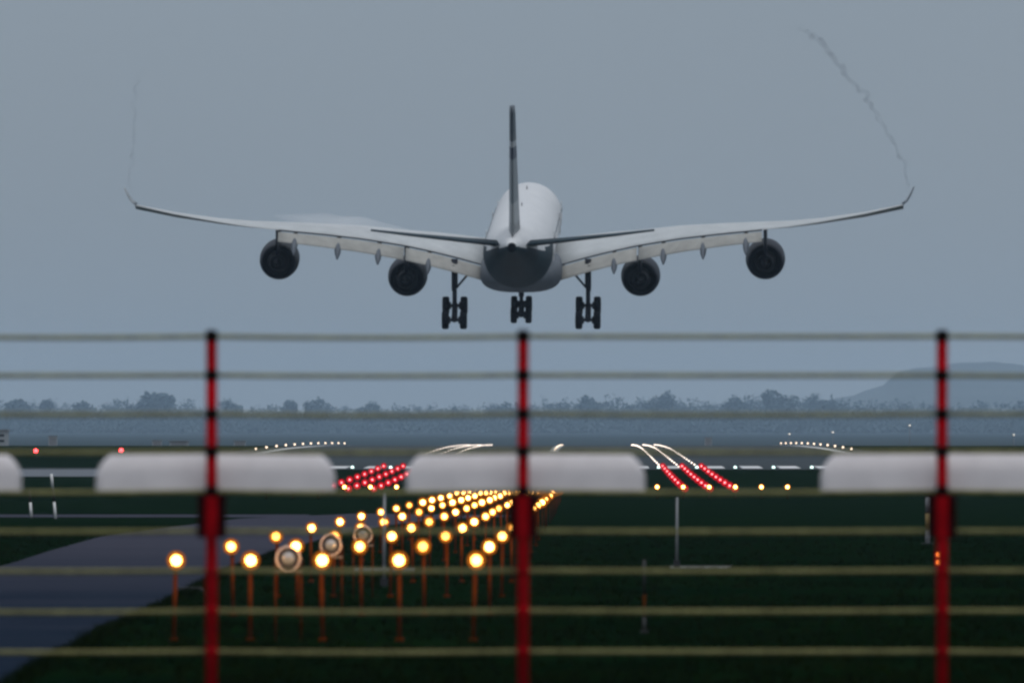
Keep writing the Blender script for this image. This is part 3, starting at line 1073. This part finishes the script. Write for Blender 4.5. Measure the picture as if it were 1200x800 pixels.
fn.links.new(tcn.outputs['Object'], sp.inputs[0]); fn.links.new(sp.outputs['Z'], mp.inputs['Value']); fn.links.new(mp.outputs[0], rp.inputs[0])
rp.color_ramp.interpolation = 'CONSTANT'
els = ((0, (.36, .38, .39)), (.30, (.19, .22, .24)), (.615, (.025, .035, .06)), (.70, (.34, .36, .38)), (.745, (.045, .06, .075)), (.80, (.022, .036, .05)))
rp.color_ramp.elements[0].color = (*els[0][1], 1)
rp.color_ramp.elements[1].position = els[1][0]; rp.color_ramp.elements[1].color = (*els[1][1], 1)
for p_, c_ in els[2:]:
    e = rp.color_ramp.elements.new(p_); e.color = (*c_, 1)
fn.links.new(rp.outputs[0], fn.nodes['Principled BSDF'].inputs['Base Color'])
fn.nodes['Principled BSDF'].inputs['Roughness'].default_value = .45
MB().loft(rings).build('fin', finm, plane)

# landing gear
def wheel(x, y, z, r, w_, parent):
    b = MB()
    b.lathe([(-w_ / 2, r * .5), (-w_ / 2, r * .82), (-w_ * .38, r * .97), (-w_ * .15, r), (w_ * .15, r), (w_ * .38, r * .97), (w_ / 2, r * .82), (w_ / 2, r * .5)], 'x', (x, y, z), 28)
    wh = b.build('wheel', M['tyre'], parent)
    b = MB(); b.lathe([(-w_ * .52, r * .42), (-w_ * .4, r * .46), (w_ * .4, r * .46), (w_ * .52, r * .42)], 'x', (x, y, z), 20)
    b.build('hub', M['gear'], wh)
def leg(x0, ztop, gauge, r, w_, rear, front, y0, base, rad, brace, door):
    zc = (rear + front) / 2
    b = MB()
    b.tube([(x0, y0 + .25, ztop), (x0, y0 + .05, (ztop + zc) / 2 - .2)], rad, 14)
    b.tube([(x0, y0 + .05, (ztop + zc) / 2 - .2), (x0, y0, zc)], rad * .72, 14)
    b.tube([(x0, y0 - rad, (ztop + zc) / 2 - .3), (x0, y0 - rad - .35, zc + .75), (x0, y0 - .1, zc + .25)], .07, 8)
    g = b.build('landing_gear', M['gear'], plane)
    b = MB(); b.tube([(x0, y0 - base / 2, rear), (x0, y0 + base / 2, front)], .24, 12)
    for yy, zz in ((-base / 2, rear), (base / 2, front)):
        b.tube([(x0 - gauge, y0 + yy, zz), (x0 + gauge, y0 + yy, zz)], .13, 10)
        for sb in (-1, 1):
            b.tube([(x0 + sb * (gauge - .42), y0 + yy, zz), (x0 + sb * (gauge - .2), y0 + yy, zz)], .30, 14)
        b.tube([(x0, y0, zc + .9), (x0 + .2, y0 + yy * .9, zz + .1)], .07, 8)
        b.tube([(x0, y0, zc + .9), (x0 - .2, y0 + yy * .9, zz + .1)], .07, 8)
    b.build('bogie_beam', M['gear'], g)
    for yy, zz in ((-base / 2, rear), (base / 2, front)):
        for s in (-1, 1):
            wheel(x0 + s * gauge, y0 + yy, zz, r, w_, g)
    if brace:
        s = -1 if x0 > 0 else 1
        b = MB(); b.tube([(x0 + s * .15, y0, -3.75), (x0 + s * 1.35, y0 + .1, -2.35)], .09, 8)
        b.build('side_brace', M['gear'], g)
    if door:
        s = 1 if x0 > 0 else -1
        MB().box((x0 + s * .12, y0 + .3, -2.95), (.22, 1.3, 2.1)).build('gear_door', M['gear'], g)
for s in (-1, 1):
    leg(s * 5.46, -1.4, .74, .75, .58, -6.32, -5.28, -.5, 1.95, .26, True, True)
leg(0, -3.0, .60, .68, .52, -5.90, -5.15, -.6, 1.8, .22, False, False)
# nose gear, mostly hidden behind the belly
b = MB(); b.tube([(0, 33, -2.3), (0, 33.1, -4.6)], .14, 10)
ng = b.build('nose_gear', M['gear'], plane)
for s in (-1, 1): wheel(s * .36, 33.1, -4.7, .53, .36, ng)

# ------------------------------------------------------------------ vapour behind the wing tips
vm = bpy.data.materials.new('thin vapour')
vm.use_nodes = True
vn = vm.node_tree
vn.nodes.clear()
vo = vn.nodes.new('ShaderNodeOutputMaterial'); vv = vn.nodes.new('ShaderNodeVolumePrincipled')
vv.inputs['Color'].default_value = (.22, .24, .28, 1); vv.inputs['Density'].default_value = .30
vv.inputs['Density Attribute'].default_value = ''
vn.links.new(vv.outputs[0], vo.inputs['Volume'])
def trail(pts, r0, r1, label):
    # catmull-rom through points given in the aircraft's wake, with curls
    ctrl = [P(*q) for q in pts]
    out = []
    for i in range(len(ctrl) - 1):
        p0, p1, p2, p3 = ctrl[max(i - 1, 0)], ctrl[i], ctrl[i + 1], ctrl[min(i + 2, len(ctrl) - 1)]
        for k in range(14):
            t = k / 14
            out.append(.5 * ((2 * p1) + (p2 - p0) * t + (2 * p0 - 5 * p1 + 4 * p2 - p3) * t * t + (3 * p1 - p0 - 3 * p2 + p3) * t ** 3))
    rs = []
    for i, p in enumerate(out):
        f = i / len(out)
        fade = min(1.0, f / .08 + .15) * min(1.0, (1 - f) / .25 + .12) * (.62 + .38 * min(1, max(0, noise.noise(Vector((i * .21, 9, 9))) * 2 + .7)))
        p.x += .55 * noise.noise(Vector((i * .30, 1, 5))) + .12 * noise.noise(Vector((i * .71, 4, 5)))
        p.z += .4 * noise.noise(Vector((i * .33, 7, 2)))
        rs.append((r0 + (r1 - r0) * f) * (.6 + .9 * abs(noise.noise(Vector((i * .45, 3, 3))))) * fade)
    b = MB(); b.tube(out, rs, 10)
    o = b.build('vapour_trail', vm)
    tag(o, label, 'vapour trail', 'vapour trails from the wing tips')
trail([(1066, 232, 1121), (1062, 205, 1116), (1046, 165, 1110), (1026, 133, 1105), (1012, 110, 1100), (988, 84, 1095), (966, 52, 1090), (946, 38, 1087), (932, 33, 1085)], .16, .5,
      'thin wavy vapour trail curling up from the right wing tip')
trail([(154, 236, 1118), (152, 205, 1114), (157, 160, 1109), (158, 112, 1104), (164, 82, 1100)], .10, .30, 'faint straight vapour trail rising from the left wing tip')

wm_ = vm.copy()
wm_.name = 'white vapour'
for q in wm_.node_tree.nodes:
    if q.type == 'PRINCIPLED_VOLUME':
        q.inputs['Color'].default_value = (.97, .98, 1.0, 1)
        q.inputs['Density'].default_value = .13
b = MB()
rings = []
for i in range(25):
    f = i / 24
    x = 8.0 + 12.5 * f
    q = ws(x)
    r = max(.02, sin(pi * f) ** .8)
    ring = []
    for j in range(16):
        a = 2 * pi * j / 16
        k_ = 1 + .5 * noise.noise(Vector((f * 5, cos(a), sin(a))))
        ring.append(Vector((-x, q[2] + 3.0 + 2.0 * r * cos(a) * k_, q[3] + .55 + .1 * (q[1] - q[2]) * .5 + .62 * r * sin(a) * k_)))
    rings.append(ring)
b.loft(rings[::-1])
vc = b.build('vapour_cloud', wm_)
vc.matrix_world = Matrix.LocRotScale(plane.location, plane.rotation_euler, None)
tag(vc, 'wisp of white vapour over the left wing between its engines', 'vapour')
wm_.cycles.homogeneous_volume = True

# ------------------------------------------------------------------ the air: one even haze
hm = bpy.data.materials.new('haze')
hm.use_nodes = True
hn = hm.node_tree
hn.nodes.clear()
ho = hn.nodes.new('ShaderNodeOutputMaterial'); hv = hn.nodes.new('ShaderNodeVolumePrincipled')
hv.inputs['Color'].default_value = (.57, .78, 1.0, 1)
hv.inputs['Density'].default_value = 3.7e-5
hv.inputs['Density Attribute'].default_value = ''
hv.inputs['Anisotropy'].default_value = 0.0
hn.links.new(hv.outputs[0], ho.inputs['Volume'])
hm.cycles.homogeneous_volume = True
vm.cycles.homogeneous_volume = True
b = MB(); b.box((0, 12300, 99), (4200, 25500, 200))
tag(b.build('haze', hm), kind='stuff')
